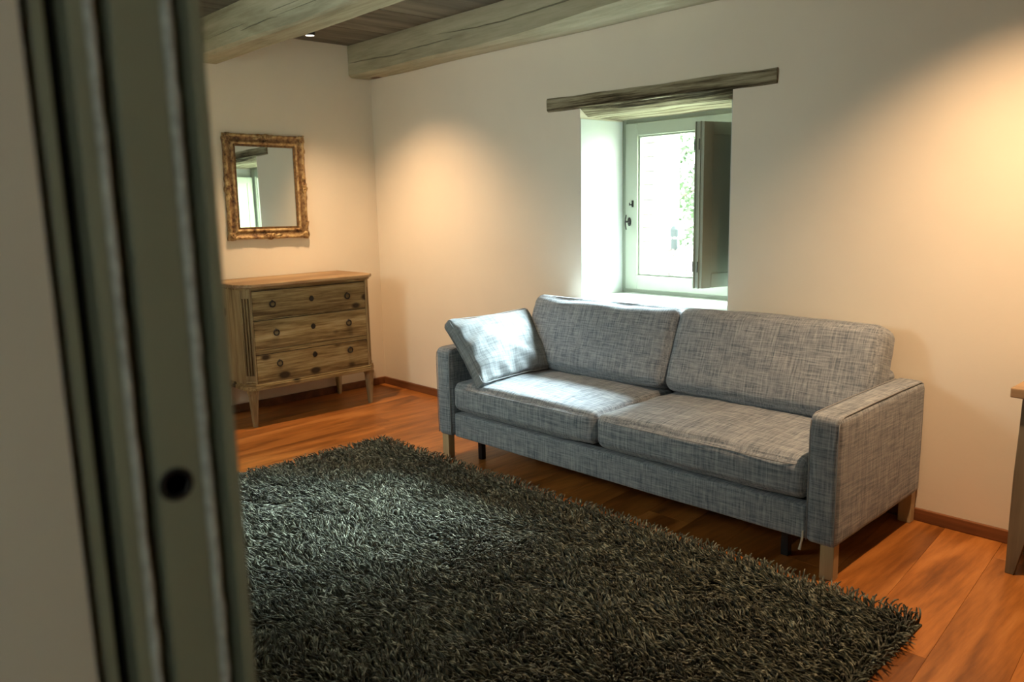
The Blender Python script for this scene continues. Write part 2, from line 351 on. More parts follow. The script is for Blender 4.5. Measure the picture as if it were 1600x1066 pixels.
beam('ceiling_beam', -.170, -.001, 2.128, 'darker cracked ceiling beam lying against the window wall',
     [([(.0, 2.222), (.23, 2.216), (.45, 2.205), (.66, 2.197)], .007, 0), ([(.58, 2.213), (.8, 2.212), (1.10, 2.211)], .0055, 0), ([(.93, 2.256), (1.31, 2.236), (1.53, 2.232), (1.74, 2.238), (2.05, 2.248), (3.0, 2.26)], .008, 0)],
     wane=lambda x: .045 * math.exp(-((x - 2.35) / .55) ** 2), seed=5.0)
beam('ceiling_beam', -2.34, -2.18, 2.128, 'ceiling beam overhead out of the picture, nearest the doorway', [([(1, 2.21), (2.5, 2.2), (3.6, 2.21)], .005, 0)], seed=9.0)

# skirting
def skirt(name, pts, m=M['skirting']):
    bm = bmesh.new(); box(bm, *pts); return tag(obj(name, bm, m, bevel=.003), kind='structure')
skirt('baseboard_back', (.016, XR, -.016, 0, 0, .05)); skirt('baseboard_left', (0, .016, YF, 0, 0, .05)); skirt('baseboard_front', (0.016, 4.2, YF, YF + .016, 0, .05)); skirt('baseboard_right', (XR - .016, XR, YF, -.016, 0, .05))

# ================================================================== WINDOW
win = tag(empty('window_1', (0, 0, 0)), kind='structure')
bm = bmesh.new(); ti = .0025
def frame_bm(x0, x1, z0, z1, w, y0, y1, wb=None, wt=None):
    bm = bmesh.new(); wb = wb or w; wt = wt or w
    box(bm, x0, x0 + w, y0, y1, z0, z1); box(bm, x1 - w, x1, y0, y1, z0, z1); box(bm, x0 + w, x1 - w, y0, y1, z0, z0 + wb); box(bm, x0 + w, x1 - w, y0, y1, z1 - wt, z1); return bm
bm = bmesh.new()
for a in ((WX0 + .0005, WX0 + .004, .001, WD, WZ0, 1.70), (WX1 - .004, WX1 - .0005, .001, WD, WZ0, 1.70)): box(bm, *a)
obj('reveal_lining', bm, M['reveal'], win)
obj('window_sill', B(WX0 + .004, WX1 - .004, .0, .36, WZ0 - .001, WZ0 + .012), M['reveal'], win, bevel=.003)
obj('window_frame', frame_bm(WX0 + .004, WX1 - .004, WZ0 - .02, 1.71, .031, WD, WD + .06, .056, .026), M['sage'], win, bevel=.003)
sash = obj('sash', frame_bm(WX0 + .033, WX1 - .033, .784, 1.686, .081, WD - .008, WD + .045, .078, .068), M['sash'], win, bevel=.003)
obj('glazing_bead', frame_bm(WX0 + .112, WX1 - .112, .860, 1.621, .012, WD + .004, WD + .02), M['sage'], sash, bevel=.002)
obj('glass_pane', B(WX0 + .11, WX1 - .11, WD + .02, WD + .026, .858, 1.623), M['glass'], sash)
bm = bmesh.new()   # oval rosette + neck + lever
ring0 = [(.011 * math.cos(t), .0, .024 * math.sin(t)) for t in [2 * PI * k / 20 for k in range(20)]]
hx, hz = 1.996, 1.158
loft(bm, [[(hx + a * s, WD - .008 - h, hz + c * s) for a, _, c in ring0] for s, h in ((1, 0), (1, .006), (.8, .009))])
tube(bm, [(hx, WD - .012, hz), (hx, WD - .040, hz)], .005, 10)
tube(bm, [(hx, WD - .038, hz + .038), (hx, WD - .044, hz + .02), (hx, WD - .046, hz), (hx, WD - .044, hz - .02), (hx, WD - .038, hz - .042)], [.003, .004, .0045, .004, .003], 8)
obj('handle', bm, M['iron'], win, smooth=True)
bm = bmesh.new(); box(bm, 2.013, 2.023, WD - .014, WD - .007, 1.238, 1.274); box(bm, 2.004, 2.014, WD - .022, WD - .012, 1.248, 1.254); tube(bm, [(2.004, WD - .02, 1.246), (2.004, WD - .02, 1.262)], .003, 8)
obj('catch', bm, M['iron'], win, bevel=.001)
# folded interior shutters, swung open against the right side of the niche
def shutter(name, parent, off, lz0=.862, lz1=1.618, w=.362, t=.022):
    o = empty(name, (2.788, WD - .03, 0), math.atan2(-.975, -.235) , win)      # local +x runs from hinge to free edge
    def part(n, bmm, mm=M['shutter'], bev=.0025):
        q = obj(n, bmm, mm, None, bevel=bev); q.parent = o; return q
    y0, y1 = off, off + t; sw = .058
    bm = bmesh.new(); box(bm, 0, sw, y0, y1, lz0, lz1); box(bm, w - sw, w, y0, y1, lz0, lz1); box(bm, sw, w - sw, y0, y1, lz0, lz0 + sw + .01); box(bm, sw, w - sw, y0, y1, lz1 - sw, lz1)
    part('leaf_frame', bm)
    bm = bmesh.new(); box(bm, sw - .004, w - sw + .004, y0 + .009, y1 - .009, lz0 + sw, lz1 - sw + .004); part('leaf_panel', bm, bev=0)
    bm = bmesh.new(); box(bm, w - .006, w + .006, y0 - .004, y0 + .004, lz0 - .002, lz1 + .002); part('edge_bead', bm, bev=.002)
    for z in (lz0 + .1, lz1 - .1):
        bm = bmesh.new(); tube(bm, [(w + .003, (y0 if off < 0 else y0) - .002, z - .025), (w + .003, y0 - .002, z + .025)], .005, 8); part('hinge', bm, M['iron'], 0)
    return o
shutter('shutter_leaf', win, 0.0); shutter('shutter_leaf', win, -.030)

# second window, in the front wall beside the doorway (out of the picture; it lights the room from this side)
w2 = tag(empty('window_2', (0, 0, 0)), kind='structure')
obj('window_frame', frame_bm(V0 + .002, V1 - .002, VZ0 + .002, VZ1 - .002, .04, -3.30, -3.24), M['sage'], w2, bevel=.003)
obj('sash', frame_bm(V0 + .044, V1 - .044, VZ0 + .044, VZ1 - .044, .06, -3.295, -3.245), M['sash'], w2, bevel=.003)
obj('glass_pane', B(V0 + .10, V1 - .10, -3.274, -3.268, VZ0 + .10, VZ1 - .10), M['glass'], w2)

w3 = tag(empty('added_jamb_window', (0, 0, 0)), kind='structure')  # added window, never in view, brightens the foreground jamb
bm = bmesh.new()
for a in ((-4.348, -4.31, 1.252, 1.748), (-3.99, -3.952, 1.252, 1.748), (-4.31, -3.99, 1.252, 1.29), (-4.31, -3.99, 1.71, 1.748)): box(bm, XR + .18, XR + .24, *a)
obj('window_frame', bm, M['sage'], w3, bevel=.003); obj('glass_pane', B(XR + .20, XR + .206, -4.32, -3.98, 1.28, 1.72), M['glass'], w3)

# old timber lintel above the window
bm = bmesh.new(); rings = []; n = 120
for i in range(n + 1):
    x = 1.702 + (3.05 - 1.702) * i / n; u = i / n
    zt = 1.824 - .012 * u + .0035 * nz(x, 2, 0, 6); zm = 1.756 - .008 * u + .003 * nz(x, 7, 0, 7)
    inn = WX0 < x < WX1
    bulge = .5 + .5 * math.sin(PI * max(0, min(1, (x - WX0) / (WX1 - WX0))))
    zb = 1.713 + .003 * nz(x, 5, 0, 6)
    yf = -.014 + .003 * nz(x, 1, 0, 5)
    e = min(1, .55 + 6 * min(u, 1 - u) * 3)
    crack = .012 if .2 < u < .78 else .0
    ring = [(x, .02, zt), (x, yf + .006, zt - .002), (x, yf, zt - .012), (x, yf, (zt + zm) / 2), (x, yf + .002, zm + .004), (x, yf + .014, zm - .008 + .008 * bulge),
            (x, .030 - .012 * bulge, zm - .020), (x, .046, zb + .008), (x, .060, zb), (x, .150, zb - .002), (x, .153, zb - .002 + crack), (x, .157, zb - .002), (x, .352, zb - .006), (x, .352, zt)]
    rings.append(ring)
loft(bm, rings)
tag(obj('timber_lintel', bm, M['lintel']), 'rough old timber lintel set into the wall above the window', 'lintel')

# ================================================================== POCKET DOOR and its jamb (foreground, left)
door = tag(empty('door_1', (0, 0, 0)), kind='structure')
ZT = 2.12
leaf = obj('door_leaf', B(3.25, 4.243, -3.0245, -2.990, .006, ZT), M['door'], None, bevel=.0015); leaf.parent = door
# finger pull, a round black cup let into the door edge
bm = bmesh.new(); disc_lathe(bm, [(.0005, -.001), (.0085, -.001), (.0095, .0015), (.0125, .0018), (.013, 0)], 'x', (4.243, -3.0105, 1.0655), 32)
obj('finger_pull', bm, M['black'], leaf, smooth=True)
def strip(name, x0, x1, y0, y1, m, bev=.0012): return obj(name, B(x0, x1, y0, y1, 0.001, ZT), m, door, bevel=bev)
strip('jamb_strip', 4.206, 4.240, -3.072, -3.064, M['door'])
strip('jamb_strip', 4.206, 4.247, -3.052, -3.042, M['door'])
strip('jamb_strip', 4.206, 4.247, -2.9715, -2.962, M['door'])
strip('jamb_back', 4.2055, 4.215, -3.0795, -3.035, M['gap_shade'], 0)  # near-black strip, shade of the jamb grooves put into its colour
def bead(y, r, x):
    bm = bmesh.new(); pts = [(x + random.uniform(-.0004, .0004), y + random.uniform(-.0004, .0004), .002 + (ZT - .004) * i / 160) for i in range(161)]
    tube(bm, pts, [r * random.uniform(.88, 1.1) for _ in pts], 8); return obj('brush_seal', bm, M['brush'], door, smooth=True)
bead(-3.0385, .0036, 4.2445); bead(-2.9855, .0044, 4.2405)
strip('jamb_strip', 5.12, 5.159, YF + .001, -3.10, M['door'])
obj('head_strip', B(4.21, 5.12, -3.05, -2.97, ZT - .04, ZT - .0015), M['door'], door, bevel=.001)

# ================================================================== SOFA
sofa = tag(empty('sofa', (1.665, -.800, 0), math.radians(1.1)), 'grey woven fabric two-seat-cushion sofa on light wooden legs under the window', 'sofa')
L = 2.07; AW = .107; F = M['fabric']
def arm(x):
    def ex(q, a, b_, c): 
        # top edge slightly dropping to the front, back leaning
        t = (q.z + .225) / .45
        q.y += .018 * (b_ > .2) * max(0, t) * (1 if b_ > .9 else b_)
        return q
    o = softbox('armrest', AW, .748, .448, .022, F, sofa, puff=(.003, .004, .003), n=(3, 16, 12), wr=.0018, loc=(x + AW / 2, .375, .120 + .224), seed=x, wf=5)
    for s in (-1, 1):
        pts = []; hw = AW / 2 - .006
        for (yy, zz) in [(-.372, -.215), (-.374, -.1), (-.374, .05), (-.374, .17), (-.370, .198), (-.357, .214), (-.335, .2215), (-.1, .224), (.15, .224), (.335, .2215), (.36, .212), (.372, .19), (.374, .05), (.372, -.21)]: pts.append((s * hw, yy, zz))
        bm = bmesh.new(); tube(bm, pts, .0022, 5); obj('seam', bm, M['piping'], o, smooth=True)
    return o
arm(0); arm(L - AW)
bm = bmesh.new()
IL, IR = AW + .004, L - AW - .004
softbox('front_rail', IR - IL, .06, .122, .012, F, sofa, n=(40, 2, 4), wr=.0015, loc=((IL + IR) / 2, .045, .181), seed=3, wf=4)
obj('seat_deck', B(IL, IR, .07, .72, .15, .25), M['black'], sofa)
SW = (IR - IL) / 2 - .002
for i in (0, 1):
    cx = IL + SW / 2 + i * (SW + .004)
    def ex(q, a, b_, c, i=i):
        if c > .5 and abs(a) < 1 and abs(b_) < 1:       # soft creases where the fabric is slack
            k = (1 - a * a) * (1 - b_ * b_)
            q.z += .004 * k * nz(q.x * 2.2 + i, q.y * .9, 0, 9)
            q.z += .003 * math.exp(-((b_ - .75) / .25) ** 2) * math.sin(q.x * 70 + 3 * nz(q.x, q.y, 0, 9)) * (1 - a * a)
        return q
    c = softbox('seat_cushion', SW, .60, .142, .038, F, sofa, puff=(.004, .010, .024), n=(30, 20, 4), wr=.004, loc=(cx, .300 + .006, .258 + .071), seed=i * 3.3 + 1, wf=6, extra=ex)
    for zz in (.052,):
        pts = []
        for k in range(80):
            t = 2 * PI * k / 80; cc, ss = math.cos(t), math.sin(t); x = math.copysign(abs(cc) ** .16, cc) * (SW / 2 - .004); y = math.copysign(abs(ss) ** .16, ss) * (.30 + .002)
            pts.append((x, y - .004 * (ss < 0), zz + .002 * nz(x, y, 0, 7)))
        bm = bmesh.new(); tube(bm, pts, .0019, 5, closed=True); obj('seam', bm, M['piping'], c, smooth=True)
# back cushions, leaning
for i in (0, 1):
    cx = IL + SW / 2 + i * (SW + .004)
    def ex(q, a, b_, c, i=i):
        if b_ < -.5:
            q.y += .004 * (1 - a * a) * nz(q.x * 1.3 + i * 5, q.z * 2.4, 0, 7)
        if c > .5: q.z += -.006 * (1 - a * a) * (1 if i == 0 else .3) + .003 * nz(q.x, i, 0, 5)
        t = (q.z + .2) / .4; q.y += .030 * max(0, 1 - t) * (-1 if b_ < 0 else 0)
        return q
    wd = SW - .004
    c = softbox('back_cushion', wd, .15, .385, .045, F, sofa, puff=(.006, .018, .010), n=(26, 5, 14), wr=.005, loc=(cx + .002, .628 - .01, .405 + .182), rot=(math.radians(-17), 0, 0), seed=i * 2.1 + 8, wf=5, extra=ex)
    for yy in (-.052,):
        pts = []
        for k in range(90):
            t = 2 * PI * k / 90; cc, ss = math.cos(t), math.sin(t); x = math.copysign(abs(cc) ** .2, cc) * (wd / 2 - .006); z = math.copysign(abs(ss) ** .2, ss) * (.1925 - .002)
            pts.append((x, yy - .03 * max(0, 1 - (z + .2) / .4), z - (.006 * (1 - (2 * x / wd) ** 2) * (1 if i == 0 else .3) if z > 0 else 0)))
        bm = bmesh.new(); tube(bm, pts, .0019, 5, closed=True); obj('seam', bm, M['piping'], c, smooth=True)
softbox('backrest', L - .22, .085, .475, .03, F, sofa, n=(30, 3, 10), wr=.002, loc=(L / 2, .700, .125 + .2375), rot=(math.radians(-1.5), 0, 0), seed=5)
for (x, y) in ((.01, .018), (L - .058, .018), (.01, .700), (L - .058, .700)):
    bm = bmesh.new(); box(bm, x, x + .048, y, y + .040, 0.0, .126); obj('leg', bm, M['birch'], sofa, bevel=.002)
for x in (.19, L - .24):
    obj('support_leg', B(x, x + .028, .10, .128, 0, .15), M['black'], sofa, bevel=.002)
obj('under_frame', B(.12, L - .12, .095, .70, .125, .15), M['black'], sofa)
bm = bmesh.new(); tube(bm, [(IR - .004, .006, .155), (IR - .004, .004, .13), (IR - .007, .000, .105), (IR - .010, -.001, .088)], [.003, .004, .004, .005], 6); obj('cover_tie', bm, M['zip'], sofa)

# scatter cushion leaning on the left arm; built around its own centre then placed
pil = tag(empty('throw_pillow'), 'small light grey scatter cushion leaning on the left arm of the sofa', 'cushion')
# local axes: X along the bottom edge, Z up the slope, Y thickness
def exp_(q, a, b_, c):
    k = (1 - a * a) * (1 - c * c)
    q.y += b_ * .052 * (1 - a * a) ** .8 * (1 - c * c) ** .8
    ed = 1 - .085 * (1 - a * a) * abs(c) ** 3 + .015 * math.sin(7 * a + 2) * abs(c) ** 3 * (1 - a * a) ; q.z *= ed
    q.x *= 1 - .06 * (1 - c * c) * abs(a) ** 3
    if b_ < 0:
        q.y += -.004 + .011 * math.sin(9 * q.x + 22 * q.z + 2.5 * nz(q.x, q.z, 0, 8)) * math.exp(-((q.z + .04) / .16) ** 2) * (1 - a * a)
        q.y += .008 * math.sin(62 * q.x + 9 * q.z) * math.exp(-((c + .82) / .2) ** 2) * (1 - a ** 4)
        q.y += .009 * math.sin(55 * q.z - 18 * q.x) * math.exp(-((a + .8) / .22) ** 2) * (1 - c ** 4)
    return q
pc = softbox('pillow_cover', .565, .062, .385, .020, M['fabric_pillow'], pil, puff=(0, .004, 0), n=(36, 4, 26), wr=.004, seed=2.2, wf=9, extra=exp_)
for yy in (-.026, .026):
    pts = []
    for k in range(80):
        t = 2 * PI * k / 80; cc, ss = math.cos(t), math.sin(t); a = math.copysign(abs(cc) ** .12, cc); c_ = math.copysign(abs(ss) ** .12, ss)
        x = a * .2825 * (1 - .06 * (1 - c_ * c_) * abs(a) ** 3) * .995; z = c_ * .1925 * (1 - .085 * (1 - a * a) * abs(c_) ** 3 + .015 * math.sin(7 * a + 2) * abs(c_) ** 3 * (1 - a * a)) * .995
        pts.append((x, yy, z))
    bm = bmesh.new(); tube(bm, pts, .0023, 5, closed=True); obj('seam', bm, M['piping'], pc, smooth=True)
# bottom front edge from (1.95,-.76,.42) to (1.915,-.20,.42); top front edge from (1.70,-.745,.70)
P0 = Vector((2.00, -.775, .432)); P1 = Vector((1.985, -.215, .432)); P2 = Vector((1.765, -.765, .712))
ex_ = (P1 - P0).normalized(); ez_ = (P2 - P0); ez_ -= ez_.dot(ex_) * ex_; ez_.normalize(); ey_ = ez_.cross(ex_)    # -Y local = front face
Cc = (P0 + P1) / 2 + ez_ * .186 + ey_ * .036
pil.matrix_world = Matrix(((ex_.x, ey_.x, ez_.x, Cc.x), (ex_.y, ey_.y, ez_.y, Cc.y), (ex_.z, ey_.z, ez_.z, Cc.z), (0, 0, 0, 1)))

# ================================================================== CHEST OF DRAWERS (front faces +X)
ch = tag(empty('chest_of_drawers', (.012, -.81, 0)), 'weathered pine chest with three drawers, ring pulls and tapered legs below the mirror', 'chest of drawers')
HW = .432; XF = .450        # half width of body, front plane (local x)
def cpoly(o_, cut, x0=.006): return [(x0, -HW - o_), (XF - cut + o_ * .4, -HW - o_), (XF + o_, -HW + cut - o_ * .4), (XF + o_, HW - cut + o_ * .4), (XF - cut + o_ * .4, HW + o_), (x0, HW + o_)]
CUT = .042
bm = bmesh.new(); prism(bm, cpoly(-.012, CUT), .255, .822); obj('carcass', bm, M['chest_side'], ch)
bm = bmesh.new(); prism(bm, cpoly(.030, CUT + .012, 0), .826, .848); obj('top', bm, M['chest_top'], ch, bevel=.005)
bm = bmesh.new(); prism(bm, cpoly(.010, CUT), .815, .826); obj('cornice', bm, M['chest'], ch, bevel=.002)
bm = bmesh.new(); prism(bm, cpoly(.012, CUT), .222, .246); prism(bm, cpoly(.004, CUT), .246, .258); obj('base_moulding', bm, M['chest'], ch, bevel=.003)
for s in (-1, 1):   # side panels, front stiles and canted fluted pilasters
    obj('side_panel', B(.006, XF - CUT - .002, *sorted((s * (HW - .013), s * HW)), .258, .815), M['chest_side'], ch, bevel=.001)
    y0, y1 = sorted((s * (HW - CUT), s * (HW - CUT - .008))); obj('stile', B(XF - .015, XF, y0, y1, .258, .815), M['chest_side'], ch, bevel=.001)
    p = empty('pilaster', (XF - CUT / 2, s * (HW - CUT / 2), 0), s * PI / 4, ch)
    hw = CUT * .7071; bm = bmesh.new(); pr = [(-.018, -hw + .002), (0, -hw + .002)]
    for k in range(3):
        c = -.0165 + .0165 * k; pr += [(0, c - .0044), (-.010, c - .0032), (-.010, c + .0032), (0, c + .0044)]
    pr += [(0, hw - .002), (-.018, hw - .002)]
    prism(bm, pr, .31, .765); q = obj('fluted_shaft', bm, M['chest_side'], p)
    obj('shaft_block', B(-.014, .0005, -hw + .002, hw - .002, .765, .8155), M['chest_side'], p, bevel=.001); obj('shaft_block', B(-.014, .0005, -hw + .002, hw - .002, .2575, .31), M['chest_side'], p, bevel=.001); obj('shaft_moulding', B(-.01, .004, -hw + .001, hw - .001, .268, .278), M['chest_side'], p, bevel=.001)
    obj('plinth', B(-.014, .010, -hw + .001, hw - .001, .2215, .262), M['chest'], p, bevel=.002)
DY = HW - CUT - .009
def knob_ring(parent, y, z):
    bm = bmesh.new(); disc_lathe(bm, [(.001, .0), (.008, .0), (.007, .004), (.004, .006), (.001, .0065)], 'x', (XF + .0005, y, z + .016), 12)
    tube(bm, [(XF + .006 , y + .0165 * math.cos(t), z + .0165 * math.sin(t)) for t in [2 * PI * k / 22 for k in range(22)]], .0040, 7, closed=True)
    q = obj('ring_pull', bm, M['iron'], parent, smooth=True)
for i, (z0, z1, kz, oy) in enumerate(((.640, .8015, .722, 0), (.458, .6285, .552, .012), (.262, .4265, .378, .02))):
    d = obj('drawer', B(XF - .0085, XF + .0015, -DY + .002, DY - .002, z0, z1), M['chest'], ch, bevel=.0015)
    for s in (-1, 1): knob_ring(d, s * .252 - (s < 0) * 0.0 + (oy if s < 0 else 0) - .004, kz + (-.012 if (i == 2 and s < 0) else 0))
    bm = bmesh.new(); n = 18
    ringp = [((.014 + .003 * math.cos(4 * t)) * math.cos(t), (.021 + .004 * math.cos(2 * t)) * math.sin(t)) for t in [2 * PI * k / n for k in range(n)]]
    loft(bm, [[(XF + h, y * s, z * s + kz + .008) for y, z in ringp] for h, s in ((.001, 1), (.003, .95))]); obj('escutcheon', bm, M['iron'], d)
obj('drawer_gap_shade', B(XF - .013, XF - .009, -DY, DY, .262, .814), M['gap_shade'], ch)  # near-black backing board, paints the shade in the gaps around the drawers
obj('top_rail', B(XF - .0088, XF, -DY, DY, .8065, .8148), M['chest'], ch, bevel=.001)
for z in (.6355, .4435): obj('drawer_divider', B(XF - .0088, XF - .0005, -DY, DY, z - (.002 if z > .6 else .0115), z + (.002 if z > .6 else .0115)), M['chest'], ch, bevel=.001)
obj('bottom_rail', B(XF - .03, XF + .001, -DY, DY, .2365, .2605), M['chest'], ch, bevel=.001)
# knots and scars of the wood: small proud plugs
for s, x in ((-1, XF - .032), (1, XF - .032), (-1, .032), (1, .032)):
    bm = bmesh.new(); a, b_ = .028, .012; y = s * (HW - .032)
    ring = lambda r, z, ch_=.3: [(x + px * r, y + py * r, z) for px, py in ((1, -ch_), (1, ch_), (ch_, 1), (-ch_, 1), (-1, ch_), (-1, -ch_), (-ch_, -1), (ch_, -1))]
    loft(bm, [ring(b_, 0, .6), ring(b_ + .001, .01, .6), ring(a - .003, .195, .6), ring(a, .205, .7), ring(a, .2225, .7)]); obj('leg', bm, M['chest_side'], ch)

# ================================================================== MIRROR
mi = tag(empty('framed_mirror', (0.002, -.826, 1.407)), 'wall mirror in a worn carved gilt frame above the chest of drawers', 'mirror')
mi.rotation_euler = (math.radians(-.6), math.radians(-.4), math.radians(-.6))
MW, MH = .268, .322; FW = .066      # outer half sizes, frame width
def side_pt(side, t, w, dpt):        # t -1..1 along the side, w 0 (outer) .. 1 (inner)
    hw, hh = MW - FW * w, MH - FW * w
    return {0: (dpt, t * hw, hh), 1: (dpt, hw, -t * hh), 2: (dpt, -t * hw, -hh), 3: (dpt, -hw, t * hh)}[side]
prof = [(0, .000), (0, .020), (.04, .027), (.12, .031), (.22, .029), (.34, .021), (.5, .0165), (.66, .017), (.74, .024), (.82, .026), (.9, .023), (.96, .017), (1, .015), (1, .004)]
for side in range(4):
    rings = []; n = 110
    for i in range(n + 1):
        t = -1 + 2 * i / n; orn = max(math.exp(-((abs(t) - 1) / .2) ** 2), math.exp(-(t / .2) ** 2)); ring = []
        for (w, dp) in prof:
            j = nz(t * 9 + side * 5, w * 5, 0, 2.3); amp = orn * (1 if .02 < w < .7 else 0)
            d2 = dp + amp * (.006 * j + .004 * math.sin(t * 70 + w * 20))
            wo = w
            if w < .1: wo = w - orn * (.05 + .06 * math.sin(t * 34 + side)) - .012 * math.sin(t * 21 + side)
            ring.append(side_pt(side, t * (1 - 0), wo, max(d2, .001)))
        rings.append(ring)
    bm = bmesh.new(); loft(bm, rings); obj('frame_side', bm, M['gilt'], mi, smooth=True)
def scroll(cy, cz, r, a0, turns, flip):
    bm = bmesh.new(); pts = []; rr = []
    for k in range(26):
        u = k / 25; a = a0 + flip * turns * 2 * PI * u; rad = r * (1 - .78 * u); pts.append((.026 + .006 * u, cy + rad * math.cos(a), cz + rad * math.sin(a))); rr.append(.0045 + .004 * math.sin(PI * u) ** 1)
    tube(bm, pts, rr, 7); return bm
def leaf_sp(bm, cy, cz, ang, ln, wd):
    rings = []
    for k in range(7):
        u = k / 6; w = wd * math.sin(PI * (.12 + .86 * u)); c, s = math.cos(ang), math.sin(ang); yy, zz = cy + c * ln * u, cz + s * ln * u
        rings.append([(.020, yy - s * w, zz + c * w), (.033 + .003 * math.sin(u * 12), yy - s * w * .4, zz + c * w * .4), (.030, yy, zz), (.034, yy + s * w * .4, zz - c * w * .4), (.020, yy + s * w, zz - c * w)])
    loft(bm, rings)
iy, iz = MW - .019, MH - .019
for sy in (-1, 1):
    for sz in (-1, 1):
        bm = scroll(sy * (iy - .002), sz * (iz - .004), .017, 0, 1.3, sy * sz)
        ang = math.atan2(sz, sy)
        for da in (-.9, -.3, .3, .9): leaf_sp(bm, sy * (iy - .012), sz * (iz - .012), ang + da, .036, .007)
        for (dy, dz, a) in ((-.055, .014, math.atan2(.3 * sz, -sy)), (.014, -.055, math.atan2(-sz, .3 * sy))): leaf_sp(bm, sy * (iy + dy * .5), sz * (iz + dz * .2 + (dz * .5 if dz < 0 else 0)), a, .05, .007)
        obj('corner_ornament', bm, M['gilt'], mi, smooth=True)
for (cy, cz, a) in ((0, iz + .002, 0), (0, -iz - .002, 0), (iy + .006, 0, PI / 2), (-iy - .006, 0, PI / 2)):
    bm = scroll(cy + .018 * math.cos(a), cz + .018 * math.sin(a), .014, a, 1.2, 1)
    tubeb = scroll(cy - .018 * math.cos(a), cz - .018 * math.sin(a), .014, a + PI, 1.2, -1); me = bpy.data.meshes.new('tmp'); tubeb.to_mesh(me); tubeb.free(); bm.from_mesh(me); bpy.data.meshes.remove(me)
    for s in (0, PI): leaf_sp(bm, cy + .03 * math.cos(a + s), cz + .03 * math.sin(a + s), a + s + .25, .05, .008)
    leaf_sp(bm, cy, cz, a + PI / 2, .018, .010); leaf_sp(bm, cy, cz, a - PI / 2, .018, .010)
    obj('centre_ornament', bm, M['gilt'], mi, smooth=True)
bm = bmesh.new(); yi, zi = MW - FW + .004, MH - FW + .004
def mitre(bm, yo, zo, w, x0, x1):
    box(bm, x0, x1, -yo, -yo + w, -zo, zo); box(bm, x0, x1, yo - w, yo, -zo, zo); box(bm, x0, x1, -yo + w, yo - w, -zo, -zo + w); box(bm, x0, x1, -yo + w, yo - w, zo - w, zo)
mitre(bm, yi, zi, .013, .006, .019); obj('inner_slip', bm, M['gilt_dark'], mi, bevel=.002)
obj('mirror_glass', B(.008, .012, -yi, yi, -zi, zi), M['mirror'], mi)
obj('back_board', B(.001, .0075, -MW + .01, MW - .01, -MH + .01, MH - .01), M['gilt_dark'], mi)

# ================================================================== SIDE TABLE (right edge of the picture)
tb = tag(empty('console_table', (4.08, -.30, 0)), 'greyish wooden console table at the right edge of the picture, standing against the window wall', 'table')
bm = bmesh.new(); box(bm, 0, 1.1, 0, .27, .612, .645); obj('tabletop', bm, M['tabletop'], tb, bevel=.004)
obj('apron', B(.05, 1.05, .035, .245, .545, .612), M['table'], tb, bevel=.002)
for (x, y, sx, sy) in ((.022, .025, 1, 1), (1.078, .025, -1, 1), (.022, .245, 1, -1), (1.078, .245, -1, -1)):
    bm = bmesh.new()
    def rg(w, z, sh=0): return [(x + sh * sx, y + 0 * sy, z), (x + (w + sh) * sx, y, z), (x + (w + sh) * sx, y + w * .75 * sy, z), (x + sh * sx, y + w * .75 * sy, z)]
    loft(bm, [rg(.026, 0), rg(.060, .17), rg(.064, .21), rg(.062, .35, .001), rg(.058, .5, .006), rg(.056, .612, .008)]); obj('leg', bm, M['table'], tb, bevel=.002)
obj('shelf', B(.07, 1.03, .04, .23, .175, .195), M['table'], tb, bevel=.002)

# ================================================================== SPOTLIGHTS on the ceiling
for i, (x, y, zs, lab) in enumerate(((.650, -.818, 2.219, 'small black ceiling spotlight between the two beams above the chest of drawers'), (4.08, -.70, 2.23, 'small black ceiling spotlight above the console table, outside the picture'))):
    t = tag(empty('ceiling_spotlight', (x, y, zs)), lab, 'spotlight')
    bm = bmesh.new(); disc_lathe(bm, [(.024, .004), (.027, .0), (.028, .004), (.028, .115)], 'z', (0, 0, 0), 24); obj('housing', bm, M['lampbody'], t, smooth=False)
    bm = bmesh.new(); disc_lathe(bm, [(.001, .0025), (.0235, .0025), (.0235, .005), (.001, .005)], 'z', (0, 0, 0), 24); obj('lens', bm, M['glow'], t)
    ld = bpy.data.lights.new('spot_lamp', 'SPOT'); ld.energy = (92, 118)[i]; ld.color = (1.0, .64, .36); ld.spot_size = math.radians(110); ld.spot_blend = 1.0; ld.shadow_soft_size = .02
    lo = bpy.data.objects.new('lamp_source', ld); C.objects.link(lo); lo.parent = t; lo.location = (0, 0, -.006)
    lo.rotation_euler = Vector(((.03, .20, -1), (-.02, .16, -1))[i]).to_track_quat('-Z', 'Y').to_euler()

# ================================================================== SHAG RUG
RX0, RX1, RY0, RY1 = 1.30, 4.06, -2.89, -.855
rug = tag(empty('shag_rug', ((RX0 + RX1) / 2, (RY0 + RY1) / 2, 0)), 'dark grey-green long-pile shag rug on the wooden floor in front of the sofa', 'rug')
ox, oy = rug.location.x, rug.location.y
obj('rug_backing', B(RX0 - ox, RX1 - ox, RY0 - oy, RY1 - oy, 0.0005, .007), M['rugback'], rug)
sp = .0108; gx = np.arange(RX0 + .004, RX1 - .004, sp); gy = np.arange(RY0 + .004, RY1 - .004, sp)
X, Y = [a.ravel() for a in np.meshgrid(gx, gy)]
X = X + rng.uniform(-.5, .5, X.size) * sp; Y = Y + rng.uniform(-.5, .5, Y.size) * sp
n = X.size
def sn(x, y, s, seed):
    v = 0
    for i in range(6):
        a = (seed * 1.7 + i * 2.399) % (2 * PI); fr = s * (.7 + .23 * i); v = v + np.sin((x * math.cos(a) + y * math.sin(a)) * fr + seed * 3 + i * 1.3)
    return v / 2.4
ang = 3.8 + .7 * sn(X, Y, 5.5, 1.0) + .6 * sn(X, Y, 22, 2.0) + .5 * sn(X, Y, 50, 5.0) + rng.normal(0, .32, n)
